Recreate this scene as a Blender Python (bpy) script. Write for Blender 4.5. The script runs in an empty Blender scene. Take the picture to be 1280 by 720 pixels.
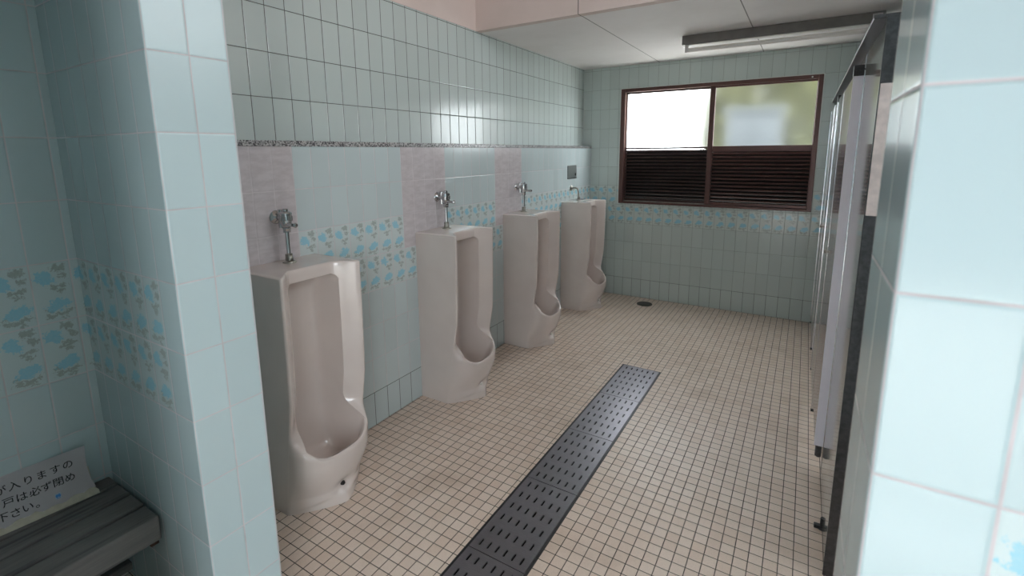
import bpy, bmesh, math, random
from mathutils import Vector, Matrix
random.seed(7)
scn = bpy.context.scene
COL = scn.collection
PI = math.pi

# ------------------------------------------------------------------ helpers
def link(name, bm, mat, parent=None, smooth=False, angle=35, weld=False):
    if weld:
        bmesh.ops.remove_doubles(bm, verts=bm.verts, dist=1e-5)
    bmesh.ops.recalc_face_normals(bm, faces=bm.faces)
    me = bpy.data.meshes.new(name)
    bm.to_mesh(me); bm.free()
    for m in (mat if isinstance(mat, (list, tuple)) else [mat]):
        me.materials.append(m)
    o = bpy.data.objects.new(name, me)
    COL.objects.link(o)
    if smooth:
        for p in me.polygons: p.use_smooth = True
        try: me.set_sharp_from_angle(angle=math.radians(angle))
        except Exception: pass
    if parent is not None: o.parent = parent
    return o

def tag(o, label=None, cat=None, group=None, kind=None):
    if label: o['label'] = label
    if cat: o['category'] = cat
    if group: o['group'] = group
    if kind: o['kind'] = kind
    return o

def empty(name, loc=(0, 0, 0)):
    o = bpy.data.objects.new(name, None); COL.objects.link(o)
    o.location = loc; o.empty_display_size = .05
    return o

def rel(v, root):
    return v

def box(bm, x0, x1, y0, y1, z0, z1, bev=0, mat=0):
    r = bmesh.ops.create_cube(bm, size=1)
    vs = r['verts']
    for v in vs:
        v.co = Vector((x0 + (v.co.x + .5) * (x1 - x0), y0 + (v.co.y + .5) * (y1 - y0), z0 + (v.co.z + .5) * (z1 - z0)))
    fs = set(f for v in vs for f in v.link_faces)
    for f in fs: f.material_index = mat
    if bev:
        es = list(set(e for v in vs for e in v.link_edges))
        bmesh.ops.bevel(bm, geom=es, offset=bev, segments=2, profile=.5, affect='EDGES')
    return vs

def quad(bm, pts):
    return bm.faces.new([bm.verts.new(p) for p in pts])

def tube(bm, pts, r, n=14, caps=True, radii=None):
    pts = [Vector(p) for p in pts]
    rings = []
    prev = None
    for i, p in enumerate(pts):
        if i == 0: d = pts[1] - p
        elif i == len(pts) - 1: d = p - pts[i - 1]
        else: d = (pts[i + 1] - p).normalized() + (p - pts[i - 1]).normalized()
        d.normalize()
        if prev is None:
            a = Vector((0, 0, 1)) if abs(d.z) < .9 else Vector((1, 0, 0))
            u = d.cross(a).normalized()
        else:
            u = (prev - d * prev.dot(d)).normalized()
        prev = u
        w = d.cross(u)
        rr = radii[i] if radii else r
        rings.append([bm.verts.new(p + (u * math.cos(2 * PI * k / n) + w * math.sin(2 * PI * k / n)) * rr) for k in range(n)])
    for a, b in zip(rings, rings[1:]):
        for k in range(n):
            bm.faces.new((a[k], a[(k + 1) % n], b[(k + 1) % n], b[k]))
    if caps:
        bm.faces.new(rings[0]); bm.faces.new(rings[-1])

def lathe(bm, prof, origin, axis='z', n=24):
    """prof: list of (radius, height)"""
    o = Vector(origin)
    pts = []
    for r, h in prof:
        pts.append((r, h))
    rings = []
    for r, h in pts:
        ring = []
        for k in range(n):
            a = 2 * PI * k / n
            c, s = math.cos(a) * r, math.sin(a) * r
            if axis == 'z': v = Vector((c, s, h))
            elif axis == 'x': v = Vector((h, c, s))
            else: v = Vector((c, h, s))
            ring.append(bm.verts.new(o + v))
        rings.append(ring)
    for a, b in zip(rings, rings[1:]):
        for k in range(n):
            bm.faces.new((a[k], a[(k + 1) % n], b[(k + 1) % n], b[k]))
    bm.faces.new(rings[0]); bm.faces.new(rings[-1])

def lerp(a, b, t): return a + (b - a) * t
def clamp(v, a=0., b=1.): return max(a, min(b, v))
def sstep(a, b, v):
    t = clamp((v - a) / (b - a)); return t * t * (3 - 2 * t)
def interp(x, tab):
    if x <= tab[0][0]: return tab[0][1]
    for (a, va), (b, vb) in zip(tab, tab[1:]):
        if x <= b: return lerp(va, vb, (x - a) / (b - a))
    return tab[-1][1]

def srgb(r, g, b):
    def f(c):
        c /= 255.
        return c / 12.92 if c <= .04045 else ((c + .055) / 1.055) ** 2.4
    return (f(r), f(g), f(b), 1)

# ------------------------------------------------------------------ materials
class G:
    """tiny node-graph writer"""
    def __init__(s, name):
        s.m = bpy.data.materials.new(name); s.m.use_nodes = True
        s.t = s.m.node_tree; s.t.nodes.clear()
        s.out = s.t.nodes.new('ShaderNodeOutputMaterial')
        s.b = s.t.nodes.new('ShaderNodeBsdfPrincipled')
        s.t.links.new(s.b.outputs[0], s.out.inputs[0])
    def n(s, typ, **kw):
        nd = s.t.nodes.new(typ)
        for k, v in kw.items(): setattr(nd, k, v)
        return nd
    def set(s, sock, v):
        if hasattr(v, 'is_output'): s.t.links.new(v, sock)
        elif v is not None: sock.default_value = v
    def math(s, op, a, b=None, c=None, cl=False):
        nd = s.n('ShaderNodeMath', operation=op, use_clamp=cl)
        s.set(nd.inputs[0], a)
        if b is not None: s.set(nd.inputs[1], b)
        if c is not None: s.set(nd.inputs[2], c)
        return nd.outputs[0]
    def mix(s, f, a, b):
        nd = s.n('ShaderNodeMix', data_type='RGBA')
        s.set(nd.inputs[0], f); s.set(nd.inputs[6], a); s.set(nd.inputs[7], b)
        return nd.outputs[2]
    def step(s, v, a, b):
        nd = s.n('ShaderNodeMapRange', interpolation_type='SMOOTHSTEP')
        s.set(nd.inputs[0], v); nd.inputs[1].default_value = a; nd.inputs[2].default_value = b
        return nd.outputs[0]
    def coords(s):
        tc = s.n('ShaderNodeTexCoord'); sp = s.n('ShaderNodeSeparateXYZ')
        s.t.links.new(tc.outputs['Object'], sp.inputs[0])
        return tc.outputs['Object'], sp.outputs[0], sp.outputs[1], sp.outputs[2]
    def noise(s, vec, scale, detail=2, rough=.5):
        nd = s.n('ShaderNodeTexNoise'); nd.inputs['Scale'].default_value = scale
        nd.inputs['Detail'].default_value = detail; nd.inputs['Roughness'].default_value = rough
        if vec is not None: s.t.links.new(vec, nd.inputs['Vector'])
        return nd.outputs[0]
    def white(s, a, b):
        c = s.n('ShaderNodeCombineXYZ'); s.set(c.inputs[0], a); s.set(c.inputs[1], b)
        nd = s.n('ShaderNodeTexWhiteNoise', noise_dimensions='3D'); s.t.links.new(c.outputs[0], nd.inputs[0])
        return nd.outputs[0], nd.outputs[1]
    def bump(s, h, strength=.3, dist=.002):
        nd = s.n('ShaderNodeBump'); nd.inputs['Strength'].default_value = strength
        nd.inputs['Distance'].default_value = dist; s.set(nd.inputs['Height'], h)
        s.t.links.new(nd.outputs[0], s.b.inputs['Normal'])
    def P(s, **kw):
        for k, v in kw.items():
            s.set(s.b.inputs[k.replace('_', ' ')], v)

def plain(name, col, rough=.5, metal=0., noise=0., nscale=30, spec=None, bump=0):
    g = G(name)
    c = col
    if noise:
        co, x, y, z = g.coords()
        nz = g.noise(co, nscale, 4)
        c = g.mix(g.step(nz, .3, .7), tuple(v * (1 - noise) for v in col[:3]) + (1,), tuple(min(1, v * (1 + noise)) for v in col[:3]) + (1,))
        if bump: g.bump(nz, bump, .002)
    g.P(Base_Color=c, Roughness=rough, Metallic=metal)
    if spec is not None: g.P(Specular_IOR_Level=spec)
    return g.m

TILE = srgb(186, 204, 207)
LG = srgb(208, 200, 202)      # pale pinkish grout
DG = srgb(72, 70, 68)         # dark mouldy grout

def tile_mat(name, axis, u0=0., z0=0., grout=LG, grout_low=None, tile=TILE, flowers=(), marble=(), gw=.0030, skirt=None, rough=.16, plain_last=None, tw=.1, th=.2):
    """glazed wall tile laid 100 x 200, optional rows of flower tiles [(ua,ub,za,zb)] and marbled tiles"""
    g = G(name)
    co, x, y, z = g.coords()
    u = {'x': x, 'y': y}[axis]
    su = g.math('DIVIDE', g.math('SUBTRACT', u, u0), tw)
    sv = g.math('DIVIDE', g.math('SUBTRACT', z, z0), th)
    iu, iv = g.math('FLOOR', su), g.math('FLOOR', sv)
    fu, fv = g.math('SUBTRACT', su, iu), g.math('SUBTRACT', sv, iv)
    du = g.math('MULTIPLY', g.math('MINIMUM', fu, g.math('SUBTRACT', 1., fu)), tw)
    dv = g.math('MULTIPLY', g.math('MINIMUM', fv, g.math('SUBTRACT', 1., fv)), th)
    d = g.math('MINIMUM', du, dv)
    gm = g.math('SUBTRACT', 1., g.step(d, gw * .35, gw * .75))
    r1, rc = g.white(iu, iv)
    big = g.noise(co, 3., 3)
    val = g.math('ADD', .955, g.math('MULTIPLY', r1, .07))
    hs = g.n('ShaderNodeHueSaturation'); hs.inputs['Color'].default_value = tile
    g.set(hs.inputs['Value'], val)
    colr = hs.outputs[0]
    def inside(v, a, b):
        return g.math('MULTIPLY', g.math('GREATER_THAN', v, a), g.math('LESS_THAN', v, b))
    if flowers:
        # position inside a tile, wobbled so blots have ragged outlines
        n1 = g.math('MULTIPLY', g.math('SUBTRACT', g.noise(co, 85, 4, .7), .5), .62)
        n2 = g.math('MULTIPLY', g.math('SUBTRACT', g.noise(co, 70, 4, .7), .5), .26)
        pu, pv = g.math('ADD', fu, n1), g.math('ADD', fv, n2)
        def blob(cx, cy, rx, ry):
            a = g.math('DIVIDE', g.math('SUBTRACT', pu, cx), rx); b = g.math('DIVIDE', g.math('SUBTRACT', pv, cy), ry)
            q = g.math('ADD', g.math('MULTIPLY', a, a), g.math('MULTIPLY', b, b))
            return g.math('SUBTRACT', 1., g.step(q, .8, 1.25))
        def union(L):
            acc = None
            for e in L:
                e = blob(*e); acc = e if acc is None else g.math('MAXIMUM', acc, e)
            return acc
        blue = union([(.28, .77, .21, .10), (.40, .70, .16, .06), (.62, .29, .27, .09), (.50, .23, .24, .06)])
        leaf = union([(.70, .90, .18, .06), (.80, .76, .11, .055), (.55, .58, .13, .035), (.76, .60, .12, .03), (.66, .51, .10, .035),
                      (.33, .11, .14, .035), (.62, .11, .15, .03), (.80, .15, .09, .03), (.66, .045, .10, .022), (.30, .20, .09, .03)])
        sel = None
        for ua, ub, za, zb in flowers:
            m = g.math('MULTIPLY', inside(u, ua, ub), inside(z, za, zb))
            sel = m if sel is None else g.math('MAXIMUM', sel, m)
        mott = g.math('ADD', .55, g.math('MULTIPLY', g.noise(co, 190, 2), .55))
        pale = g.mix(.22, tile, srgb(215, 222, 216))
        fc = g.mix(sel, colr, pale)
        fc = g.mix(g.math('MULTIPLY', g.math('MULTIPLY', sel, leaf), mott), fc, srgb(158, 166, 162))
        fc = g.mix(g.math('MULTIPLY', g.math('MULTIPLY', sel, blue), mott), fc, srgb(140, 198, 216))
        colr = fc
    if marble:
        sel = None
        for ua, ub, za, zb in marble:
            m = g.math('MULTIPLY', inside(u, ua, ub), inside(z, za, zb))
            sel = m if sel is None else g.math('MAXIMUM', sel, m)
        mp = g.n('ShaderNodeMapping'); g.t.links.new(co, mp.inputs[0]); mp.inputs['Rotation'].default_value = (.6, 0, 0); mp.inputs['Scale'].default_value = (1, 1, 2.6)
        vein = g.noise(mp.outputs[0], 14, 6, .62)
        mc = g.mix(g.step(vein, .35, .68), srgb(193, 185, 187), srgb(206, 199, 201))
        colr = g.mix(sel, colr, mc)
    gcol = grout
    if grout_low is not None:   # skirting course has its own grout
        gcol = g.mix(g.math('LESS_THAN', z, z0 + th + .002), grout, grout_low)
    # grout dirt
    gd = g.mix(g.step(g.noise(co, 9, 4), .35, .75), gcol, g.mix(.25, gcol, srgb(80, 76, 72)))
    final = g.mix(gm, colr, gd)
    g.P(Base_Color=final, Roughness=g.math('ADD', rough, g.math('MULTIPLY', gm, .5)))
    # pillowed tile edge plus the slightly different tilt of every tile
    edge = g.step(d, 0., .0055)
    tu = g.math('MULTIPLY', g.math('SUBTRACT', g.white(iu, g.math('ADD', iv, 31.7))[0], .5), fu)
    tv = g.math('MULTIPLY', g.math('SUBTRACT', g.white(g.math('ADD', iu, 17.3), iv)[0], .5), fv)
    h = g.math('ADD', edge, g.math('MULTIPLY', g.math('ADD', tu, tv), .75))
    h = g.math('ADD', h, g.math('MULTIPLY', g.noise(co, 28, 2), .16))
    g.bump(h, .55, .0012)
    return g.m

def floor_mat(x0, y0):
    g = G('floor_mosaic')
    co, x, y, z = g.coords()
    su = g.math('DIVIDE', g.math('SUBTRACT', x, x0), .05); sv = g.math('DIVIDE', g.math('SUBTRACT', y, y0), .05)
    iu, iv = g.math('FLOOR', su), g.math('FLOOR', sv)
    fu, fv = g.math('SUBTRACT', su, iu), g.math('SUBTRACT', sv, iv)
    d = g.math('MULTIPLY', g.math('MINIMUM', g.math('MINIMUM', fu, g.math('SUBTRACT', 1., fu)), g.math('MINIMUM', fv, g.math('SUBTRACT', 1., fv))), .05)
    gm = g.math('SUBTRACT', 1., g.step(d, .0010, .0022))
    r, rc = g.white(iu, iv)
    a = g.mix(g.step(r, .0, .85), srgb(216, 196, 180), srgb(223, 206, 192))
    stain = g.step(g.noise(co, 2.3, 5, .6), .52, .72)
    a = g.mix(g.math('MULTIPLY', stain, .35), a, srgb(172, 148, 126))
    fine = g.noise(co, 160, 3)
    a = g.mix(g.math('MULTIPLY', g.step(fine, .4, .7), .12), a, srgb(150, 132, 116))
    gr = g.mix(g.step(g.noise(co, 6, 3), .35, .7), srgb(54, 50, 46), srgb(92, 86, 78))
    g.P(Base_Color=g.mix(gm, a, gr), Roughness=g.math('ADD', .34, g.math('MULTIPLY', gm, .4)), Specular_IOR_Level=.4)
    h = g.math('ADD', g.step(d, .0006, .0035), g.math('MULTIPLY', g.math('MULTIPLY', g.math('SUBTRACT', r, .5), fu), .3))
    g.bump(h, .5, .0015)
    return g.m

def granite_mat():
    g = G('granite')
    co, x, y, z = g.coords()
    v = g.n('ShaderNodeTexVoronoi'); v.inputs['Scale'].default_value = 170; g.t.links.new(co, v.inputs['Vector'])
    w = g.n('ShaderNodeSeparateColor'); g.t.links.new(v.outputs['Color'], w.inputs[0])
    c = g.mix(g.step(w.outputs[0], .25, .35), srgb(84, 83, 84), g.mix(g.step(w.outputs[0], .55, .75), srgb(138, 136, 136), srgb(186, 184, 183)))
    g.P(Base_Color=c, Roughness=.25)
    return g.m

def wood_mat():
    g = G('weathered_wood')
    co, x, y, z = g.coords()
    mp = g.n('ShaderNodeMapping'); g.t.links.new(co, mp.inputs[0]); mp.inputs['Scale'].default_value = (22, 1.3, 22)
    n = g.noise(mp.outputs[0], 5, 6, .65)
    c = g.mix(g.step(n, .3, .7), srgb(106, 104, 103), srgb(120, 117, 114))
    stain = g.step(g.noise(mp.outputs[0], 1.1, 3), .56, .66)
    c = g.mix(g.math('MULTIPLY', stain, .6), c, srgb(48, 48, 52))
    g.P(Base_Color=c, Roughness=.62)
    g.bump(n, .3, .002)
    return g.m

def plaster_mat(name, col, dark, joints=None, axis='x', rough=.8):
    g = G(name)
    co, x, y, z = g.coords()
    n = g.noise(co, 2.2, 5, .6)
    c = g.mix(g.math('MULTIPLY', g.step(n, .35, .75), .5), col, dark)
    if joints:
        u = {'x': x, 'y': y}[axis]
        acc = None
        for j in joints:
            m = g.math('LESS_THAN', g.math('ABSOLUTE', g.math('SUBTRACT', u, j)), .0035)
            acc = m if acc is None else g.math('MAXIMUM', acc, m)
        c = g.mix(g.math('MULTIPLY', acc, .75), c, srgb(70, 66, 62))
    g.P(Base_Color=c, Roughness=rough)
    return g.m

def ceramic_mat():
    g = G('ceramic_glaze')
    co, x, y, z = g.coords()
    n = g.noise(co, 3.5, 3)
    g.P(Base_Color=g.mix(g.step(n, .3, .7), srgb(208, 196, 190), srgb(214, 203, 197)), Roughness=.10)
    g.P(Coat_Weight=.3, Coat_Roughness=.05)
    return g.m

def brushed_mat(name, col, rough, axis_scale):
    g = G(name)
    co, x, y, z = g.coords()
    mp = g.n('ShaderNodeMapping'); g.t.links.new(co, mp.inputs[0]); mp.inputs['Scale'].default_value = axis_scale
    n = g.noise(mp.outputs[0], 20, 3)
    g.P(Base_Color=g.mix(g.step(n, .3, .7), tuple(c * .85 for c in col[:3]) + (1,), col), Metallic=1., Roughness=g.math('ADD', rough, g.math('MULTIPLY', n, .12)))
    return g.m

def frosted_mat():
    g = G('frosted_glass')
    co, x, y, z = g.coords()
    n = g.noise(co, 70, 3)
    t = g.t
    rf = g.n('ShaderNodeBsdfRefraction'); rf.inputs['IOR'].default_value = 1.25; rf.inputs['Roughness'].default_value = .42
    rf.inputs['Color'].default_value = (.95, .97, .95, 1)
    bp = g.n('ShaderNodeBump'); bp.inputs['Strength'].default_value = .7; bp.inputs['Distance'].default_value = .002
    t.links.new(n, bp.inputs['Height']); t.links.new(bp.outputs[0], rf.inputs['Normal'])
    tr = g.n('ShaderNodeBsdfTranslucent'); tr.inputs['Color'].default_value = (.9, .93, .92, 1)
    gl = g.n('ShaderNodeBsdfGlossy'); gl.inputs['Roughness'].default_value = .2
    m1 = g.n('ShaderNodeMixShader'); m1.inputs[0].default_value = .015
    t.links.new(rf.outputs[0], m1.inputs[1]); t.links.new(tr.outputs[0], m1.inputs[2])
    m2 = g.n('ShaderNodeMixShader'); m2.inputs[0].default_value = .05
    t.links.new(m1.outputs[0], m2.inputs[1]); t.links.new(gl.outputs[0], m2.inputs[2])
    t.nodes.remove(g.b)
    t.links.new(m2.outputs[0], g.out.inputs[0])
    return g.m

M = {}
M['ceramic'] = ceramic_mat()
M['chrome'] = plain('chrome', srgb(190, 192, 193), .08, 1.)
M['chrome_dull'] = plain('dull_chrome', srgb(150, 146, 138), .32, 1., .15)
M['rubber'] = plain('black_rubber', srgb(26, 26, 26), .5)
M['grate'] = brushed_mat('grey_steel', srgb(140, 137, 143), .30, (1, 40, 1))
M['channel'] = plain('channel_dark', srgb(10, 10, 10), .9)
M['frame_edge'] = plain('channel_edge_steel', srgb(70, 70, 72), .4, .8)
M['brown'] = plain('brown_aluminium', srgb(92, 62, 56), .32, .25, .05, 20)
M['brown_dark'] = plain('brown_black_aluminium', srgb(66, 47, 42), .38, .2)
M['black'] = plain('black_board', srgb(14, 12, 12), .8)
M['glass'] = frosted_mat()
M['granite'] = granite_mat()
M['wood'] = wood_mat()
M['rust'] = plain('rusty_bracket', srgb(78, 58, 48), .7, .3, .3, 60)
M['paper'] = plain('paper', srgb(226, 222, 224), .85, 0, .03, 12)
M['card'] = plain('torn_card', srgb(196, 190, 172), .9, 0, .08, 40)
M['ink'] = plain('ink', srgb(22, 22, 26), .6)
M['blue_ink'] = plain('blue_ink', srgb(88, 160, 226), .6)
M['seal_white'] = plain('seal_pale_ink', srgb(214, 228, 240), .6)
M['lamp_steel'] = plain('lamp_grey_steel', srgb(112, 107, 103), .45, .2, .1, 12)
M['lamp_white'] = plain('lamp_white_enamel', srgb(222, 218, 214), .35)
M['tube'] = plain('tube_opal_glass', srgb(232, 226, 220), .18)
M['sticker'] = plain('sticker_paper', srgb(205, 204, 202), .6)
M['sticker_ink'] = plain('sticker_ink', srgb(120, 118, 118), .6)
M['laminate'] = plain('grey_laminate', srgb(150, 150, 148), .09, 0., .04, 5)
M['door_lam'] = plain('mauve_laminate', srgb(140, 128, 130), .12, 0., .06, 5)
M['alu'] = plain('pale_aluminium', srgb(238, 234, 243), .30, 0.)
M['alu_shiny'] = plain('shiny_aluminium', srgb(205, 205, 208), .18, 1.)
M['steel_dark'] = plain('dark_steel', srgb(84, 84, 86), .28, .7, .2, 70)
M['pale_strip'] = plain('pale_strip_finish', srgb(238, 222, 217), .6, 0, .12, 28)
M['drain'] = plain('drain_bronze', srgb(66, 62, 56), .45, .6)
M['plate'] = plain('plate_steel', srgb(142, 146, 144), .35, .7)
M['concrete'] = plain('outdoor_concrete', srgb(206, 201, 195), .9, 0, .06, 6)
M['leaf'] = plain('leaf_green', srgb(66, 66, 28), .6, 0, .4, 5)
M['bark'] = plain('bark', srgb(92, 78, 64), .9, 0, .2, 20)
M['render_wall'] = plain('sky_block_render', srgb(118, 124, 130), .9, 0, .08, 4)
M['shade_board'] = plain('shade_block_board', srgb(190, 186, 182), .8)
M['render_pale'] = plain('grey_painted_steel', srgb(64, 67, 70), .5)
M['caulk'] = plain('pale_caulk', srgb(205, 208, 202), .6)

# ------------------------------------------------------------------ key dimensions (metres)
YF = 3.292          # far wall
YE0, YE1 = -1.126, -.921   # entrance wall thickness
XS, XP = .615, 2.114       # entrance opening
XU = -.095          # upper left wall plane
ZC, ZH = 2.428, 3.05
YSTEP = 1.285
XR = 3.7
YV = -2.8           # south wall of the entry
GX0, GX1 = .981, 1.2545
GY1, GL = 1.577, .4855

# ------------------------------------------------------------------ structure
def struct(name, bm, mat, **k):
    o = link(name, bm, mat, **k); o['kind'] = 'structure'; return o

# floor, with the trench of the drain left open
bm = bmesh.new()
gy0 = GY1 - 6 * GL
X0, X1 = -.3, XR + .1
Y0, Y1 = YV, YF + .1
xs, ys = [X0, GX0, GX1, X1], [Y0, gy0, GY1, Y1]
for i in range(3):
    for j in range(3):
        if i == 1 and j == 1: continue
        quad(bm, [(xs[i], ys[j], 0), (xs[i + 1], ys[j], 0), (xs[i + 1], ys[j + 1], 0), (xs[i], ys[j + 1], 0)])
struct('floor', bm, floor_mat(.007, .022), weld=True)
# drain trench
bm = bmesh.new()
d = -.09
quad(bm, [(GX0, gy0, d), (GX1, gy0, d), (GX1, GY1, d), (GX0, GY1, d)])
quad(bm, [(GX0, gy0, 0), (GX0, GY1, 0), (GX0, GY1, d), (GX0, gy0, d)])
quad(bm, [(GX1, gy0, 0), (GX1, GY1, 0), (GX1, GY1, d), (GX1, gy0, d)])
quad(bm, [(GX0, GY1, 0), (GX1, GY1, 0), (GX1, GY1, d), (GX0, GY1, d)])
quad(bm, [(GX0, gy0, 0), (GX1, gy0, 0), (GX1, gy0, d), (GX0, gy0, d)])
struct('trim_1', bm, M['channel'])
bm = bmesh.new()
box(bm, GX0 - .003, GX0 + .006, gy0, GY1 + .003, -.03, .003)
box(bm, GX1 - .006, GX1 + .003, gy0, GY1 + .003, -.03, .003)
box(bm, GX0, GX1, GY1 - .006, GY1 + .003, -.03, .003)
struct('trim_2', bm, M['frame_edge'])

FL = lambda a, b, c, e: (a, b, c, e)
mats_lower = tile_mat('tile_left_lower', 'y', .0699, 0, LG, DG, tile=srgb(193, 205, 206),
                      flowers=[(-.33, .37, .8, 1.2), (.77, 1.37, .8, 1.2), (1.77, 3.4, .8, 1.2), (-3, 3.4, .8, 1.0)],
                      marble=[(-.73, -.3301, 1.0, 1.6), (.3699, .7699, 1.0, 1.6), (1.3699, 1.7699, 1.0, 1.6)])
bm = bmesh.new(); box(bm, XU, 0, YE1, YF, 0, 1.5975)
struct('wall_left', bm, mats_lower)
bm = bmesh.new(); box(bm, XU - .15, XU, YE1, YF, 1.56, ZC)
struct('wall_left_upper', bm, tile_mat('tile_left_upper', 'y', .0607, .018, DG, tile=srgb(194, 204, 201), gw=.0032))
bm = bmesh.new(); box(bm, XU, .006, YE1, YF, 1.5975, 1.623, bev=.002)
tag(struct('trim_3', bm, M['granite']), 'speckled grey granite ledge capping the lower left wall tiles')
pink, pinkd = srgb(220, 204, 197), srgb(204, 186, 177)
bm = bmesh.new(); box(bm, XU - .15, XU + .004, -1.2, YSTEP + .06, ZC, ZH)
struct('wall_left_plaster', bm, plaster_mat('pink_plaster', pink, pinkd))

# far wall with the window hole
WX0, WX1, WZ0, WZ1 = .325, 2.094, 1.017, 2.196
bm = bmesh.new()
xs, zs = [XU - .15, WX0, WX1, XR + .1], [0, WZ0, WZ1, ZC + .05]
for i in range(3):
    for j in range(3):
        if i == 1 and j == 1: continue
        quad(bm, [(xs[i], YF, zs[j]), (xs[i + 1], YF, zs[j]), (xs[i + 1], YF, zs[j + 1]), (xs[i], YF, zs[j + 1])])
YO = YF + .16
for a, b in (((WX0, WZ0), (WX1, WZ0)), ((WX1, WZ0), (WX1, WZ1)), ((WX1, WZ1), (WX0, WZ1)), ((WX0, WZ1), (WX0, WZ0))):
    quad(bm, [(a[0], YF, a[1]), (b[0], YF, b[1]), (b[0], YO, b[1]), (a[0], YO, a[1])])
for i in range(3):
    for j in range(3):
        if i == 1 and j == 1: continue
        quad(bm, [(xs[i], YO, zs[j]), (xs[i + 1], YO, zs[j]), (xs[i + 1], YO, zs[j + 1]), (xs[i], YO, zs[j + 1])])
FG = srgb(146, 154, 150)
struct('wall_back', bm, tile_mat('tile_back', 'x', .0975, 0, FG, DG, tile=srgb(189, 200, 196), flowers=[(-.1, 4, .8, 1.2)], gw=.0026), weld=True)

# entrance wall: the stub on the left and the pillar on the right
bm = bmesh.new(); box(bm, -.3, XS, YE0, YE1, 0, ZH, bev=.004)
def two_axis(name, flo, u0x, u0y, rough=.16):
    return [tile_mat(name + '_x', 'x', u0x, .02, LG, flowers=flo), tile_mat(name + '_y', 'y', u0y, .02, LG, rough=rough)]
stub = struct('wall_entry_left', bm, two_axis('tile_stub', [(-1, .515, .82, 1.22)], .015, YE0 + .001, .30))
bm = bmesh.new(); box(bm, XP, XR + .1, YE0, YE1, 0, ZH, bev=.004)
pil = struct('wall_entry_right', bm, two_axis('tile_pillar', [(XP + .1, 5, .82, 1.22)], XP + .0005, YE0 + .001))
for o in (stub, pil):
    for p in o.data.polygons:
        p.material_index = 1 if abs(p.normal.x) > .7 else 0
# entry alcove behind the bench
bm = bmesh.new(); box(bm, -.25, -.06, YV, YE0, 0, ZH)
struct('wall_alcove', bm, tile_mat('tile_alcove', 'y', YE0 - .022, .02, LG, flowers=[(-5, 5, .82, 1.22)]))
bm = bmesh.new(); box(bm, -.25, 1.05, -1.95, -1.66, 0, ZH)
struct('wall_shade_block', bm, tile_mat('tile_shade_block', 'x', 0, .02, LG))  # unseen wall, added to keep entrance light off the alcove
bm = bmesh.new(); box(bm, -.25, .45, -1.64, YE0, 2.25, 2.4)
struct('ceiling_shade_block', bm, M['shade_board'])  # unseen low ceiling, added to darken the alcove
# unseen south wall of the entry; its open doorway was added for daylight
DX0, DX1, DZ = 1.3, 2.9, 2.15
bm = bmesh.new()
box(bm, -.25, DX0, YV - .12, YV, 0, ZH); box(bm, DX1, XR + .1, YV - .12, YV, 0, ZH); box(bm, DX0, DX1, YV - .12, YV, DZ, ZH)
struct('wall_entry_south', bm, tile_mat('tile_south', 'x', 0, .02, LG))
CY0, CY1, CZ0, CZ1 = -.7, 1.15, 2.5, 2.98  # high side opening, unseen, added to bring more daylight into the room
bm = bmesh.new()
box(bm, XR, XR + .1, YV - .12, YF + .1, 0, CZ0); box(bm, XR, XR + .1, YV - .12, YF + .1, CZ1, ZH)
box(bm, XR, XR + .1, YV - .12, CY0, CZ0, CZ1); box(bm, XR, XR + .1, CY1, YF + .1, CZ0, CZ1)
struct('wall_right', bm, tile_mat('tile_right', 'y', 0, 0, LG))
# ceilings
bm = bmesh.new(); box(bm, XU - .15, XR + .1, YSTEP + .06, YO, ZC, ZC + .08)
struct('ceiling', bm, plaster_mat('ceiling_board', srgb(236, 232, 231), srgb(222, 217, 215), [.706, 1.62, 2.53, 3.44]))
bm = bmesh.new(); box(bm, XU - .15, XR + .1, YSTEP, YSTEP + .06, ZC - .002, ZH)
struct('wall_ceiling_step', bm, plaster_mat('pink_step', srgb(219, 203, 197), srgb(204, 187, 179), [.706, 1.62, 2.53], 'x'))
bm = bmesh.new(); box(bm, -.3, XR + .1, YV - .12, YSTEP + .06, ZH, ZH + .08)
struct('ceiling_raised', bm, plaster_mat('pink_ceiling', srgb(222, 206, 198), srgb(206, 188, 178)))

# ------------------------------------------------------------------ window
win = empty('window_1', (0, 0, 0))
tag(win, 'brown aluminium sliding window with frosted panes above louvres', 'window', kind='structure')
F0, F1 = YF - .012, YF + .09
bm = bmesh.new(); t = .045
box(bm, WX0, WX0 + t, F0, F1, WZ0, WZ1, .003); box(bm, WX1 - t + .008, WX1, F0, F1, WZ0, WZ1, .003)
box(bm, WX0 + t, WX1 - t + .008, F0, F1, WZ1 - .034, WZ1, .003); box(bm, WX0 + t, WX1 - t + .008, F0, F1, WZ0, WZ0 + .022, .003)
link('window_frame', bm, M['brown'], win)
bm = bmesh.new()
box(bm, WX0 - .008, WX0 + .002, YF - .006, YF + .01, WZ0 - .004, WZ1 + .004); box(bm, WX1 - .002, WX1 + .007, YF - .006, YF + .01, WZ0 - .004, WZ1 + .004)
box(bm, WX0, WX1, YF - .006, YF + .01, WZ1 - .001, WZ1 + .006)
link('window_trim', bm, M['caulk'], win)
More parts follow.
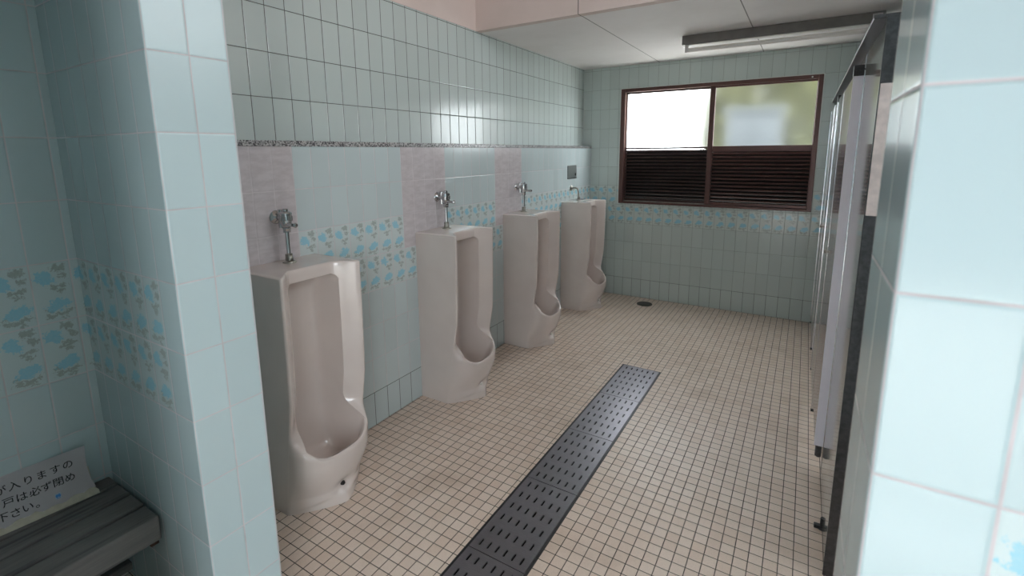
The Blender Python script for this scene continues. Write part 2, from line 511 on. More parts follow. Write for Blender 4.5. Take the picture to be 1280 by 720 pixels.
def sash(x0, x1, y, bars, zb0, zb1, mt, n):
    """stiles, rails, one pane above, a stack of louvre slats below"""
    s = bmesh.new()
    xl, xr = bars
    box(s, x0, xl, y - .014, y + .014, WZ0 + .024, WZ1 - .03, .002); box(s, xr, x1, y - .014, y + .014, WZ0 + .024, WZ1 - .03, .002)
    box(s, xl, xr, y - .013, y + .013, WZ1 - .05, WZ1 - .03, .002)
    box(s, xl, xr, y - .013, y + .013, zb0, zb1, .002)
    box(s, xl, xr, y - .013, y + .013, WZ0 + .024, WZ0 + .05, .002)
    so = link('window_sash', s, mt, win)
    p = bmesh.new(); quad(p, [(xl, y, zb1), (xr, y, zb1), (xr, y, WZ1 - .05), (xl, y, WZ1 - .05)])
    link('window_pane', p, M['glass'], so)
    l = bmesh.new()
    za, zz = WZ0 + .05, zb0
    for k in range(n):
        z = za + (zz - za) * (k + .5) / n
        vs = box(l, xl, xr, -.010, .010, -.0055, .0055, .002)
        R = Matrix.Rotation(math.radians(-24), 4, 'X')
        for v in set(w for f in l.faces for w in f.verts if abs(w.co.z) < .05 and abs(w.co.y) < .05):
            v.co = R @ v.co; v.co += Vector((0, y, z))
    link('louvre_slats', l, mt, so, smooth=True)
    return so
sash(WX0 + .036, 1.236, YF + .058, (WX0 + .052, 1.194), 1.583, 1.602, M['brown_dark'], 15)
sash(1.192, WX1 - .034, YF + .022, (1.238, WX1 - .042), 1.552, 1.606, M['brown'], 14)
bm = bmesh.new(); box(bm, WX0 + .02, WX1 - .02, F1 + .02, F1 + .03, WZ0 + .02, 1.575)
link('backing_board', bm, M['black'], win)
bm = bmesh.new(); box(bm, WX0 + .055, 1.19, YF + .004, YF + .03, WZ0 + .022, WZ0 + .030)
link('window_track', bm, M['chrome_dull'], win)
bm = bmesh.new(); lathe(bm, [(.0005, -.003), (.006, -.003), (.007, 0)], (2.01, F0, WZ1 - .018), 'y', 12)
link('frame_screw', bm, M['caulk'], win)

# ------------------------------------------------------------------ urinals
def urinal_mesh():
    bm = bmesh.new()
    HW, H = .2, 1.082
    w = .126            # half width of the opening
    Wt = [(0, .212), (.36, .270), (.55, .303), (.8, .309), (1.09, .312)]
    ZT = 1.028
    ZL = .253
    def zl_(a): return .255 + .040 * (min(a, .172) / .15) ** 3.2
    def xf(y, z):
        a = abs(y)
        W = interp(z, Wt)
        s = 1 - clamp((a - .104) / (.190 - .104))
        s = s * s * (3 - 2 * s) * .35 + s * .65
        up = W - .086 * s * sstep(.27, .44, z)
        lip = W + (.378 - W) * max(0, 1 - (a / .1988) ** 3.3) ** .62          # bowl rim, nearly as wide as the body
        fun = W + (.350 - W) * max(0, 1 - (a / .2) ** 1.8)                # tapering in to the drain plug
        flo = W + (.362 - W) * max(0, 1 - (a / .2) ** 1.3)                 # tongue shaped foot
        t = clamp((z - .075) / (ZL - .02 - .075))
        lo = lerp(fun, lip, (t * t * (3 - 2 * t)) * .4 + .6 * math.sin(t * PI / 2))
        lo -= .022 * math.exp(-(y / .045) ** 2) * math.exp(-((z - .082) / .034) ** 2)
        zt_ = .046 * (1 - a / .2) + .004
        lo = lerp(flo - .10 * max(0, z - .012), lo, sstep(zt_ - .006, zt_ + .02, z))
        return lerp(lo, up, sstep(ZL + .6 * (zl_(a) - ZL), .40, z))
    def zl(y):
        a = abs(y)
        return .255 + .040 * (min(a, .172) / .15) ** 3.2
    def wz(z): return w + .048 * (1 - sstep(.25, .44, z))
    PZ = [.255, .258, .262, .268, .277, .290, .307, .329, .354, .386, .43, .51, .61, .75, .87, .93, .965, .99, 1.01, 1.022, 1.028]
    def zt(y):
        a = abs(y); r = .032
        if a <= w - r: return ZT
        t = clamp((a - (w - r)) / r)
        return ZT - r * (1 - math.sqrt(max(0, 1 - t * t)))
    CAV = [(.376, .253), (.367, .260), (.352, .254), (.325, .215), (.29, .165), (.24, .128), (.18, .118), (.13, .14), (.098, .19), (.082, .26), (.074, .36), (.070, .48), (.069, .6), (.07, .75), (.072, .88), (.082, .95), (.105, .99), (.14, 1.01), (.18, 1.02), (.215, 1.026), (.226, 1.028)]
    ny = [k / 22 * .962 * w for k in range(-22, 23)]
    for sg_ in (-1, 1):
        for v in (.978, .989, .996, 1.): ny.append(sg_ * v * w)
        for r in (.02, .07, .14, .22, .30, .38, .46, .54, .62, .70, .77, .83, .88, .92, .95, .972, .987, .996, 1.): ny.append(sg_ * (w + (HW - w) * r))
    ny = sorted(ny)
    nA, nB = 46, len(CAV)
    cols = []
    def ymap(y0, ww):
        a0 = abs(y0)
        v = a0 / w * ww if a0 <= w else ww + (a0 - w) / (HW - w) * (HW - ww)
        return math.copysign(v, y0)
    def rnd_(a): return .009 * (1 - math.sqrt(max(0, 1 - ((a - .191) / .009) ** 2))) if a > .191 else 0.
    def side_(a): return .006 * (1 - math.sqrt(max(0, 1 - ((a - .18) / .02) ** 2))) if a > .18 else 0.
    WL = wz(.255)
    for y0 in ny:
        q = abs(y0) / w
        e = (1 - q ** 7) ** (1 / 2.2) if q < 1 else 0.
        yl, yt = ymap(y0, WL), y0
        z1, z2 = zl(yl), zt(yt)
        col = []
        for k in range(nA):
            z = z1 * k / (nA - 1)
            x = xf(yl, z) - rnd_(abs(yl))
            if k == nA - 1: x -= .002
            col.append(Vector((x, yl, z)))
        # path over the lip, through the basin and up the back to the top of the opening
        for k, (cx, cz) in enumerate(CAV):
            t = (PZ[k] - .255) / (ZT - .255)
            pz = lerp(z1, z2, t)
            y = ymap(y0, wz(pz)); a = abs(y)
            p = Vector((xf(y, pz) - rnd_(a), y, pz))
            cav = Vector((cx, y, cz))
            cav.z += (z1 - .255) * (1 - sstep(0, .06, t)) - (ZT - z2) * sstep(.75, 1, t)
            rim = xf(y, z1) - .378
            cav.x += rim * (1 - sstep(0, .08, t))
            if t > .8: cav.x += (xf(y, z2) - .226) * sstep(.8, 1, t)
            f = e
            if k <= 1 or k >= nB - 2: f = 1 if q < 1 else 0
            col.append(p.lerp(cav, f))
        # front band and top
        y = y0; a = abs(y)
        for z, back in ((1.034, 0), (1.05, 0), (1.066, 0), (1.074, .001), (1.079, .004), (1.0815, .008), (1.082, .013)):
            z_ = lerp(z2, H, (z - ZT) / (H - ZT)) if a < w + .02 else z
            side = side_(a) * sstep(1.04, 1.082, z)
            col.append(Vector((xf(y, z) - rnd_(a) - back, y, z_ - side)))
        col.append(Vector((.10, y, H - side_(a))))
        col.append(Vector((.0, y, H - side_(a))))
        cols.append([bm.verts.new(p) for p in col])
    L = len(cols[0])
    for A, B in zip(cols, cols[1:]):
        for k in range(L - 1):
            try: bm.faces.new((A[k], B[k], B[k + 1], A[k + 1]))
            except ValueError: pass
    # flat side walls
    for C, s in ((cols[0], -1), (cols[-1], 1)):
        back = [bm.verts.new((0, C[0].co.y, max(0, min(C[k].co.z, C[-1].co.z)))) for k in range(L - 2)]
        for k in range(L - 3):
            fs = [C[k], C[k + 1], back[k + 1], back[k]]
            try: bm.faces.new(fs if s < 0 else fs[::-1])
            except ValueError: pass
        try: bm.faces.new([C[L - 3], C[L - 2], C[L - 1], back[L - 3]])
        except ValueError: pass
    bmesh.ops.remove_doubles(bm, verts=bm.verts, dist=2e-5)
    return bm

def make_urinal(loc, label, capmat):
    root = empty('urinal', loc)
    tag(root, label, 'urinal', 'floor standing urinals along the left wall')
    b = link('body', urinal_mesh(), M['ceramic'], root, smooth=True, angle=36)
    c = bmesh.new()
    lathe(c, [(.0005, .020), (.008, .018), (.011, .010), (.012, 0), (.0125, -.03)], (.322, 0, .080), 'x', 18)
    link('drain_cap', c, capmat, root, smooth=True)
    return root
UY = [-.44, .667, 1.677, 2.748]
M['capwhite'] = plain('white_cap', srgb(214, 208, 202), .35)
labels = ['largest looking beige urinal, beside the tiled entrance stub, with black drain cap',
          'second beige urinal from the entrance stub, white drain cap',
          'third beige urinal from the entrance stub, next before the corner one',
          'beige urinal in the far corner by the window, below the steel wall plate']
ur0 = make_urinal((0, UY[0], 0), labels[0], M['rubber'])
for yy, lb in list(zip(UY, labels))[1:]:
    r = ur0.copy(); COL.objects.link(r); r.location = (0, yy, 0); r['label'] = lb
    for ch in list(ur0.children):
        c = ch.copy(); COL.objects.link(c); c.parent = r
        if c.name.startswith('drain_cap'):
            c.data = c.data.copy(); c.data.materials[0] = M['capwhite']

# ------------------------------------------------------------------ flush valves (on the wall, feeding the urinals)
def make_valve(loc, label):
    root = empty('flush_valve', loc)
    tag(root, label, 'flush valve', 'chrome flush valves above the urinals')
    px = .072
    z0 = 1.283
    b = bmesh.new(); lathe(b, [(.031, 0), (.031, .003), (.026, .010), (.016, .015), (.0125, .018)], (0, 0, z0), 'x', 28)
    link('wall_flange', b, M['chrome'], root, smooth=True)
    b = bmesh.new(); tube(b, [(.012, 0, z0), (.058, 0, z0)], .0115)
    lathe(b, [(.017, .034), (.0175, .036), (.0175, .048), (.017, .05)], (0, 0, z0), 'x', 6)
    link('supply_pipe', b, M['chrome'], root, smooth=True)
    b = bmesh.new()
    lathe(b, [(.012, 1.236), (.016, 1.244), (.023, 1.258), (.025, 1.268), (.025, 1.296), (.027, 1.297), (.027, 1.306), (.021, 1.311), (.012, 1.314), (.012, 1.322), (.009, 1.325)], (px, 0, 0), 'z', 24)
    for k in range(8):
        a = 2 * PI * k / 8
        box(b, px + .0245 * math.cos(a) - .003, px + .0245 * math.cos(a) + .003, .0245 * math.sin(a) - .003, .0245 * math.sin(a) + .003, 1.27, 1.294, .001)
    link('valve_body', b, M['chrome'], root, smooth=True)
    b = bmesh.new(); lathe(b, [(.012, 1.238), (.014, 1.308), (.0145, 1.316), (.012, 1.320)], (px - .034, 0, 0), 'z', 14)
    link('stop_screw', b, M['chrome'], root, smooth=True)
    b = bmesh.new(); tube(b, [(px + .015, 0, 1.258), (px + .03, .0, 1.256), (px + .045, .0, 1.254)], .007, radii=[.0125, .011, .0065])
    tube(b, [(px + .04, 0, 1.254), (px + .056, 0, 1.254), (px + .066, 0, 1.255), (px + .0745, 0, 1.256)], .01, radii=[.006, .0085, .0115, .006])
    link('handle', b, M['chrome'], root, smooth=True)
    b = bmesh.new()
    lathe(b, [(.010, 1.218), (.0165, 1.220), (.0165, 1.232), (.018, 1.234), (.018, 1.24), (.012, 1.242)], (px, 0, 0), 'z', 8)
    link('coupling_nut', b, M['chrome'], root, smooth=True)
    b = bmesh.new(); tube(b, [(px, 0, 1.225), (px, 0, 1.10)], .0088, 16)
    link('flush_pipe', b, M['chrome'], root, smooth=True)
    b = bmesh.new()
    lathe(b, [(.011, 1.124), (.0155, 1.122), (.016, 1.104), (.017, 1.102), (.017, 1.092), (.027, 1.088), (.029, 1.083), (.029, 1.081)], (px, 0, 0), 'z', 24)
    link('spud_flange', b, M['chrome_dull'], root, smooth=True)
    return root
VY = [-.435, .683, 1.684]
vl = ['chrome flush valve above the first urinal beside the entrance stub',
      'chrome flush valve above the second urinal from the entrance stub',
      'chrome flush valve above the third urinal from the entrance stub']
v0 = make_valve((0, VY[0], 0), vl[0])
for yy, lb in list(zip(VY, vl))[1:]:
    r = v0.copy(); COL.objects.link(r); r.location = (0, yy, 0); r['label'] = lb
    for ch in list(v0.children):
        c = ch.copy(); COL.objects.link(c); c.parent = r

wp = empty('water_pipe', (0, 2.776, 0)); tag(wp, 'bent chrome water pipe from the wall into the far corner urinal', 'pipe')
bm = bmesh.new(); lathe(bm, [(.030, 0), (.029, .006), (.020, .014), (.011, .018)], (0, 0, 1.202), 'x', 24)
link('wall_flange', bm, M['chrome_dull'], wp, smooth=True)
bm = bmesh.new(); tube(bm, [(.01, 0, 1.202), (.045, 0, 1.204), (.062, 0, 1.200), (.072, 0, 1.19), (.078, 0, 1.17), (.083, 0, 1.13), (.086, 0, 1.085)], .0075, 12)
link('bent_pipe', bm, M['chrome_dull'], wp, smooth=True)
bm = bmesh.new(); lathe(bm, [(.011, 1.115), (.015, 1.11), (.016, 1.09), (.024, 1.085), (.024, 1.081)], (.086, 0, 0), 'z', 20)
link('spud_flange', bm, M['chrome_dull'], wp, smooth=True)

sp = empty('sensor_plate', (0, 2.785, 1.361)); tag(sp, 'square steel sensor plate on the left wall over the corner urinal', 'sensor plate')  # flush sensor plate with its eye, not a switch
bm = bmesh.new(); box(bm, 0, .008, -.106, .106, -.066, .066, .003)
link('cover', bm, M['plate'], sp)
bm = bmesh.new(); lathe(bm, [(.013, .006), (.013, .0095), (.009, .0105)], (0, .076, -.026), 'x', 16)
link('sensor_eye', bm, M['rubber'], sp)
bm = bmesh.new(); box(bm, .006, .0095, -.106, .106, -.066, -.058)
link('lower_lip', bm, M['steel_dark'], sp)

# ------------------------------------------------------------------ drain grates
def grate_mesh(w, l):
    bm = bmesh.new()
    xs = [-w / 2]; ncol, nrow = 6, 6
    px = w * .148
    sw, sl = .0082, .037
    for i in range(ncol):
        c = (i - (ncol - 1) / 2) * px
        xs += [c - sw / 2, c + sw / 2]
    xs.append(w / 2)
    ys = [-l / 2]; py = l / 6.05
    for j in range(nrow):
        c = (j - (nrow - 1) / 2) * py
        ys += [c - sl / 2, c - sl / 2 + .003, c + sl / 2 - .003, c + sl / 2]
    ys.append(l / 2)
    V = {}
    def v(i, j, dx=0):
        k = (i, j, dx)
        if k not in V: V[k] = bm.verts.new((xs[i] + dx, ys[j], 0))
        return V[k]
    for i in range(len(xs) - 1):
        for j in range(len(ys) - 1):
            hole = (i % 2 == 1) and (j % 4 in (1, 2, 3)) and 0 < j < len(ys) - 2
            if hole and j % 4 == 2: continue
            if hole:
                # chamfered slot ends
                lo = (j % 4 == 1)
                a, b = (j, j + 1) if lo else (j + 1, j)
                m = bm.verts.new(((xs[i] + xs[i + 1]) / 2, ys[a], 0))
                bm.faces.new([v(i, a), m, v(i, b)]); bm.faces.new([m, v(i + 1, a), v(i + 1, b)])
                continue
            bm.faces.new([v(i, j), v(i + 1, j), v(i + 1, j + 1), v(i, j + 1)])
    bmesh.ops.recalc_face_normals(bm, faces=bm.faces)
    r = bmesh.ops.extrude_face_region(bm, geom=list(bm.faces))
    for e in r['geom']:
        if isinstance(e, bmesh.types.BMVert): e.co.z -= .005
    return bm
gl = ['farthest dark slotted grate panel of the floor drain, nearest the window',
      'second slotted grate panel from the window, catching the window light',
      'middle slotted grate panel, third along the drain from the window',
      'fourth slotted grate panel from the window, next to the last in view',
      'nearest slotted grate panel, cut off by the bottom of the view']
g0 = None
for k in range(5):
    yc = GY1 - .004 - GL * (k + .5)
    if g0 is None:
        o = g0 = link('drain_grate', grate_mesh(GX1 - GX0 - .016, GL - .003), M['grate'])
    else:
        o = g0.copy(); COL.objects.link(o)
    o.location = ((GX0 + GX1) / 2, yc, .004)
    tag(o, gl[k], 'drain grate', 'slotted grate panels of the floor channel')

fd = empty('floor_drain', (.706, 3.083, 0)); tag(fd, 'small round dark floor drain in front of the window wall', 'floor drain')
bm = bmesh.new(); lathe(bm, [(.078, 0.0), (.078, .004), (.070, .005), (.064, .004), (.064, 0)], (0, 0, 0), 'z', 32)
link('rim', bm, M['drain'], fd, smooth=True)
bm = bmesh.new(); lathe(bm, [(.060, 0.001), (.060, .005), (.03, .0062), (.0005, .0065)], (0, 0, 0), 'z', 32)
link('cover', bm, M['drain'], fd, smooth=True)

# ------------------------------------------------------------------ toilet booths on the right
XB = 2.206
XD = 2.169
def board(name, label, y0, y1, z0, z1, mat, cat='partition', x0=XB, x1=XB + .04, grp='booth front boards'):
    r = empty(name, (x0, y0, 0)); tag(r, label, cat, grp)
    return r
ps = empty('toilet_partition', (XB, .2, 0)); tag(ps, 'grey glossy booth front board nearest the entrance pillar', 'partition', 'booth front boards')
bm = bmesh.new(); box(bm, 0, .034, .003, .640, .012, 1.955, .001)
link('board', bm, M['laminate'], ps)
bm = bmesh.new(); box(bm, -.005, .036, -.006, .003, .004, 1.962, .0015)
link('end_strip', bm, M['steel_dark'], ps)
bm = bmesh.new(); box(bm, -.002, .034, -.0085, -.0055, 1.35, 1.762, .001)  # pale mottled piece over the upper part of the end strip
o = link('pale_upper_piece', bm, M['pale_strip'], ps); o['label'] = 'pale mottled upper piece on the end strip'
bm = bmesh.new(); box(bm, -.002, .036, .640, .646, .012, 1.955, .001)
link('edge_strip', bm, M['alu_shiny'], ps)
def foot(parent, x, y):
    b = bmesh.new(); box(b, x - .010, x + .02, y - .010, y + .010, 0, .016, .003); lathe(b, [(.016, 0), (.016, .006), (.009, .01), (.009, .05)], (x + .02, y, 0), 'z', 12)
    link('foot', b, M['rubber'], parent)
foot(ps, -.02, .26)
# header rail
hr = empty('header_rail', (XB, .2, 0)); tag(hr, 'long metal rail along the top of the booth fronts', 'rail')
bm = bmesh.new(); box(bm, .036 - .037, .036, .650, YF - .2 - .002, 1.918, 1.955, .002)
link('rail', bm, M['laminate'], hr)
bm = bmesh.new(); box(bm, -.037, .043, 0.0, YF - .2 - .002, 1.956, 1.968, .002)
link('cap_strip', bm, M['steel_dark'], hr)
def door(y0, w, label):
    r = empty('booth_door', (XD, y0, 0)); tag(r, label, 'door', 'booth doors')
    b = bmesh.new(); box(b, 0, .036, .006, w - .006, .155, 1.865, .001)
    link('leaf', b, M['door_lam'], r)
    b = bmesh.new(); box(b, -.001, .0375, 0, .0065, .15, 1.868, .0015)
    o = link('hinge_edge', b, M['alu'], r); o['label'] = 'pale aluminium edge of the door'
    b = bmesh.new(); box(b, -.002, .0375, w - .0065, w, .15, 1.868, .0015)
    link('latch_edge', b, M['alu_shiny'], r)
    b = bmesh.new(); box(b, -.002, .036, -.012, .03, 1.868, 1.912, .002)
    for k in range(3): lathe(b, [(.004, 0), (.004, -.003)], (.008 + .014 * k, -.012, 1.892), 'y', 8)
    link('hinge_bracket', b, M['rubber'], r)
    b = bmesh.new(); lathe(b, [(.009, .085), (.014, .09), (.014, .15)], (.020, .02, .0), 'z', 14)
    link('pivot_foot', b, M['steel_dark'], r)
    b = bmesh.new(); lathe(b, [(.001, -.022), (.011, -.02), (.011, -.006), (.006, -.004), (.006, .002)], (0, w - .06, 1.0), 'x', 14)
    link('knob', b, M['chrome_dull'], r)
    return r
door(.852, .652, 'booth door nearest the entrance, its pale aluminium edge towards the view')
door(2.182, .39, 'second booth door, between the two glossy boards near the window end')
def mid(y0, y1, label):
    r = empty('toilet_partition', (XD + .003, y0, 0)); tag(r, label, 'partition', 'booth front boards')
    w = y1 - y0
    b = bmesh.new(); box(b, 0, .034, .006, w - .006, .03, 1.88, .001); link('board', b, M['laminate'], r)
    b = bmesh.new(); box(b, -.003, .036, 0, .006, .02, 1.88, .001); box(b, -.003, .036, w - .006, w, .02, 1.88, .001); link('edge_strip', b, M['alu_shiny'], r)
    foot(r, .006, .012); foot(r, .006, w - .012)
mid(1.508, 2.178, 'glossy booth front board between the two booth doors')
mid(2.576, 3.286, 'glossy booth front board touching the window wall')
# boards between the booths, behind the fronts
for yy, lb in ((1.8, 'booth dividing board behind the front board between the doors'), (2.62, 'booth dividing board behind the front board by the window wall')):
    bm = bmesh.new(); box(bm, 2.245, XR, yy, yy + .03, .0, 1.955, .002)
    tag(link('booth_divider', bm, M['laminate']), lb, 'partition')

# ------------------------------------------------------------------ fluorescent lamp
lp = empty('fluorescent_lamp', (1.758, 2.27, ZC)); tag(lp, 'long unlit fluorescent batten lamp fixed to the ceiling by the window', 'ceiling lamp')
bm = bmesh.new(); box(bm, -.622, .622, 0, .075, -.068, -.002, .003)
link('housing', bm, M['lamp_steel'], lp)
bm = bmesh.new(); box(bm, .555, .607, -.0012, .001, -.042, -.014)
link('rating_sticker', bm, M['sticker'], lp)
bm = bmesh.new()
for k in range(3): box(bm, .560, .600 - .008 * (k % 2), -.0018, -.001, -.021 - .008 * k, -.018 - .008 * k)
link('sticker_print', bm, M['sticker_ink'], lp)
bm = bmesh.new(); tube(bm, [(-.582, .037, -.105), (.582, .037, -.105)], .0155, 20)
link('tube', bm, M['tube'], lp, smooth=True)
for s in (-1, 1):
    bm = bmesh.new(); box(bm, s * .592 - .011, s * .592 + .011, .022, .052, -.122, -.066, .004)
    lathe(bm, [(.017, -.004), (.017, .008)] if s < 0 else [(.017, -.008), (.017, .004)], (s * .585, .037, -.105), 'x', 18)
    link('tube_socket', bm, M['lamp_white'], lp)
bm = bmesh.new(); box(bm, -.575, .575, .012, .062, -.074, -.068, .002)
link('reflector_plate', bm, M['lamp_white'], lp)

# ------------------------------------------------------------------ bench and sign
bn = empty('wooden_bench', (0, YE0, 0)); tag(bn, 'weathered grey slatted wooden bench in the tiled entry alcove', 'bench')
for (a, b, h) in ((-.056, .016, .028), (.029, .117, .028), (.130, .219, .028), (.232, .328, .085)):
    bm = bmesh.new(); box(bm, a, b, -.498, -.012, .412 - h, .412, .006)
    link('plank', bm, M['wood'], bn)
for yy in (-.03, -.47):
    bm = bmesh.new(); box(bm, -.055, .318, yy - .012, yy + .012, .312, .383, .002)
    link('bracket', bm, M['rust'], bn)
bm = bmesh.new(); box(bm, -.056, .06, -.49, -.02, .085, .115, .003)
link('lower_rail', bm, M['wood'], bn)
for yy in (-.44,):
    for xx in (.0, .27):
        bm = bmesh.new(); box(bm, xx, xx + .04, yy - .02, yy + .02, 0, .312, .003)
        link('leg', bm, M['wood'], bn)

A = Vector((.027, -1.192, .4125)); e1 = Vector((.097, .995, 0)).normalized(); e2 = Vector((-.389, .038, .92)).normalized()
nn = e1.cross(e2).normalized()
if nn.x < 0: nn = -nn
def S(s, t, d=0): return A + e1 * s + e2 * t + nn * d
sg = empty('paper_sign', (0, 0, 0)); tag(sg, 'white paper sign with black Japanese writing and torn lower edge leaning on the bench', 'sign')
bm = bmesh.new()
SL = -.385
f = [S(0, 0), S(0, .012), S(-.012, .03), S(-.012, .10), S(SL, .10), S(SL, 0)]
b_ = [p - nn * .003 for p in f]
fv = [bm.verts.new(p) for p in f]; bv = [bm.verts.new(p) for p in b_]
bm.faces.new(fv); bm.faces.new(bv[::-1])
for i in range(len(f)): bm.faces.new((fv[i], fv[(i + 1) % 6], bv[(i + 1) % 6], bv[i]))
link('card_backing', bm, M['card'], sg)
bm = bmesh.new()
# top sheet: curled right edge, ragged bottom
NS, NT = 60, 10
rag = [0.0]
rnd = random.Random(3)
for i in range(NS + 1): rag.append(clamp(rag[-1] * .75 + rnd.uniform(-.0032, .0032), -.006, .006))
grid = []
for i in range(NS + 1):
    row = []
    for j in range(NT + 1):
        tt = j / NT
        sr = -.009 + (-.006 * math.sin(PI * tt)) + .003 * (tt < .15) 
        s = lerp(SL, sr, i / NS)
        tb = .020 + rag[i + 1] + .002 * math.sin(i * .9)
        t = lerp(tb, .171, tt)
        curl = .006 * sstep(-.06, 0, s) * (tt ** 2) + .0015
        row.append(bm.verts.new(S(s, t, curl)))
    grid.append(row)
for i in range(NS):
    for j in range(NT): bm.faces.new((grid[i][j], grid[i + 1][j], grid[i + 1][j + 1], grid[i][j + 1]))
bmesh.ops.solidify(bm, geom=list(bm.faces), thickness=.0004)
link('paper_sheet', bm, M['paper'], sg, smooth=True)
# writing
def glyph(bm, ch, s, t, size, mirror=False):
    cu = bpy.data.curves.new('tmp', 'FONT'); cu.body = ch; cu.size = 1.0; cu.resolution_u = 3
    cu.offset = .006
    to = bpy.data.objects.new('tmp', cu); COL.objects.link(to)
    dg = bpy.context.evaluated_depsgraph_get()
    me = bpy.data.meshes.new_from_object(to.evaluated_get(dg))
    bpy.data.objects.remove(to); bpy.data.curves.remove(cu)
    if not me.vertices: bpy.data.meshes.remove(me); return
    xs = [v.co.x for v in me.vertices]; ys = [v.co.y for v in me.vertices]
    cx, cy = (min(xs) + max(xs)) / 2, (min(ys) + max(ys)) / 2
    vs = [bm.verts.new(S(s + (v.co.x - cx) * size, t + (v.co.y - cy) * size, .0026 + .006 * sstep(-.06, 0, s) * ((t - .02) / .15) ** 2)) for v in me.vertices]
    for p in me.polygons:
        try: bm.faces.new([vs[i] for i in p.vertices])
        except ValueError: pass
    bpy.data.meshes.remove(me)
bm = bmesh.new()
cs = .029
for ch, s in zip('が入りますの', (-.219, -.188, -.156, -.124, -.091, -.060)): glyph(bm, ch, s, .130, cs)
for ch, s in zip('戸は必ず閉め', (-.208, -.177, -.147, -.120, -.091, -.062)): glyph(bm, ch, s, .088, cs)
for ch, s in zip('下さい', (-.227, -.198, -.170)): glyph(bm, ch, s, .049, cs)
glyph(bm, '。', -.149, .040, cs)
link('printed_text', bm, M['ink'], sg)
bm = bmesh.new()
q = [(-.107, .036), (-.092, .036), (-.092, .054), (-.107, .054)]
bm.faces.new([bm.verts.new(S(a, b, .0026)) for a, b in q])
so = link('printed_seal', bm, M['seal_white'], sg)
bm = bmesh.new()
for (cx, cy, rx, ry) in ((-.1022, .046, .0036, .0056), (-.0965, .046, .0034, .0056), (-.0995, .0385, .0055, .0012)):
    bm.faces.new([bm.verts.new(S(cx + rx * math.cos(a * PI / 8), cy + ry * math.sin(a * PI / 8), .0031)) for a in range(16)])
link('seal_mark', bm, M['blue_ink'], so)

# ------------------------------------------------------------------ outdoors
bm = bmesh.new(); quad(bm, [(-9, YO, -.12), (13, YO, -.12), (13, 16, -.12), (-9, 16, -.12)]); quad(bm, [(-9, -16, -.05), (13, -16, -.05), (13, YV - .12, -.05), (-9, YV - .12, -.05)])
struct('ground', bm, M['concrete'])
def shrub(loc, rx, ry, rz, n, label, seed):
    root = empty('shrub', loc); tag(root, label, 'shrub', 'shrubs outside the frosted window')
    rr = random.Random(seed)
    b = bmesh.new()
    for i in range(n):
        u, v, w = rr.gauss(0, 1), rr.gauss(0, 1), rr.gauss(0, 1)
        L = math.sqrt(u * u + v * v + w * w) or 1
        k = rr.uniform(.55, 1.)
        c = Vector((u / L * rx * k, v / L * ry * k, rz * 1.05 + w / L * rz * k))
        a, bb = Vector((rr.gauss(0, 1), rr.gauss(0, 1), rr.gauss(0, 1))).normalized(), Vector((rr.gauss(0, 1), rr.gauss(0, 1), rr.gauss(0, 1))).normalized()
        s = rr.uniform(.06, .11)
        b.faces.new([b.verts.new(c - a * s), b.verts.new(c + bb * s * .45), b.verts.new(c + a * s), b.verts.new(c - bb * s * .45)])
    link('foliage', b, M['leaf'], root)
    b = bmesh.new(); tube(b, [(0, 0, 0), (.02, .01, rz * .6), (0, 0, rz * 1.2)], .04, 8, radii=[.05, .04, .02]); link('trunk', b, M['bark'], root)
shrub((1.56, 6.2, -.12), .95, .55, 1.75, 13000, 'bushy green shrub outside, seen blurred through the right frosted pane', 3)
shrub((2.6, 8.3, -.12), 1.1, .6, 1.9, 6000, 'larger green shrub outside, farther behind the right frosted pane', 5)
ub = empty('standin_cabinet', (1.46, 5.1, -.12)); tag(ub, 'made-up grey cabinet outside, standing in for a pale blur in the right frosted pane', 'cabinet')  # made-up cabinet, added for the grey patch behind the frosted glass
bm = bmesh.new(); box(bm, -.28, .28, -.2, .2, .08, 2.12, .01); link('body', bm, M['render_pale'], ub)
bm = bmesh.new(); box(bm, -.32, .32, -.25, .24, 2.12, 2.17, .01); link('lid', bm, M['render_pale'], ub)
bm = bmesh.new(); box(bm, -.27, .27, -.19, .19, 0, .08); link('plinth', bm, M['concrete'], ub)
for sx in (-1, 1):
    bm = bmesh.new(); box(bm, sx * .135 - .13, sx * .135 + .13, -.215, -.2, .14, 2.06, .004); link('door', bm, M['render_pale'], ub)
# unseen porch slab and yard wall, added to block sky light at the doorway
bm = bmesh.new(); box(bm, -2, 6, -4.4, YV - .12, 2.6, 2.75)
struct('roof_sky_block', bm, M['concrete'])
bm = bmesh.new(); box(bm, -3, 7, -8.2, -8.0, -.05, 3.4)
struct('wall_sky_block', bm, M['render_wall'])
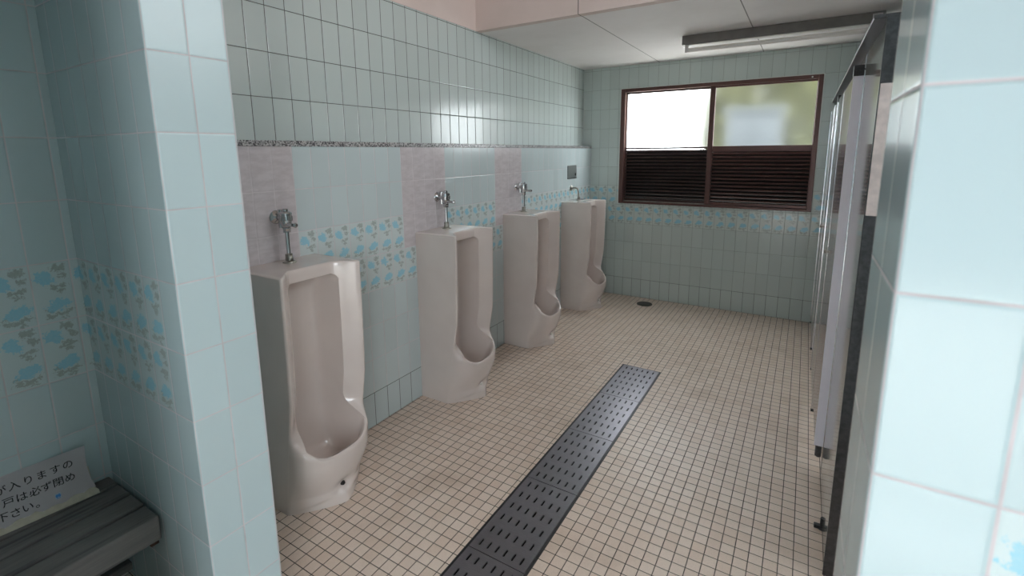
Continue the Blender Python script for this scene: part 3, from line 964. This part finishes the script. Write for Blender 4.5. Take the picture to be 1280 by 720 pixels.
# ------------------------------------------------------------------ light
w = bpy.data.worlds.new('World'); scn.world = w; w.use_nodes = True
nt = w.node_tree; nt.nodes.clear()
out = nt.nodes.new('ShaderNodeOutputWorld'); bg = nt.nodes.new('ShaderNodeBackground')
bg.inputs[0].default_value = (.90, .955, 1.0, 1); bg.inputs[1].default_value = 1.0
nt.links.new(bg.outputs[0], out.inputs[0])
def portal(name, loc, rot, sx, sy):
    l = bpy.data.lights.new(name, 'AREA'); l.shape = 'RECTANGLE'; l.size = sx; l.size_y = sy
    o = bpy.data.objects.new(name, l); COL.objects.link(o); o.location = loc; o.rotation_euler = rot
    l.cycles.is_portal = True
    return o
portal('doorway_portal', ((DX0 + DX1) / 2, YV - .06, DZ / 2), (PI / 2, 0, 0), DX1 - DX0, DZ)

portal('added_opening_portal', (XR + .05, (CY0 + CY1) / 2, (CZ0 + CZ1) / 2), (0, PI / 2, 0), CZ1 - CZ0, CY1 - CY0)
# ------------------------------------------------------------------ camera
cx, cy, cz, pt, yw, rl = 2.02905, -1.72031, 1.5611, .17033, .5469, -.00855
fwd = Vector((-math.sin(yw) * math.cos(pt), math.cos(yw) * math.cos(pt), -math.sin(pt)))
right = Vector((math.cos(yw), math.sin(yw), 0)); up = right.cross(fwd)
r2 = right * math.cos(rl) + up * math.sin(rl); u2 = -right * math.sin(rl) + up * math.cos(rl)
cam = bpy.data.cameras.new('Camera'); co = bpy.data.objects.new('Camera', cam); COL.objects.link(co)
mw = Matrix((r2, u2, -fwd)).transposed().to_4x4(); mw.translation = Vector((cx, cy, cz))
co.matrix_world = mw
cam.sensor_width = 36; cam.lens = 600.89 / 1280 * 36
cam.shift_y = -(360 - 294) / 1280
cam.clip_start = .02
cam.dof.use_dof = True; cam.dof.focus_distance = 2.8; cam.dof.aperture_fstop = 4.5
scn.camera = co

scn.view_settings.view_transform = 'Standard'; scn.view_settings.look = 'None'
scn.view_settings.gamma = 1; scn.view_settings.use_curve_mapping = False
scn.view_settings.exposure = 3.75
try:
    scn.cycles.use_denoising = True
    scn.cycles.max_bounces = 14; scn.cycles.diffuse_bounces = 8; scn.cycles.glossy_bounces = 6; scn.cycles.transmission_bounces = 8
    scn.cycles.sample_clamp_indirect = 0
    scn.cycles.caustics_refractive = True; scn.cycles.caustics_reflective = True
except Exception: pass
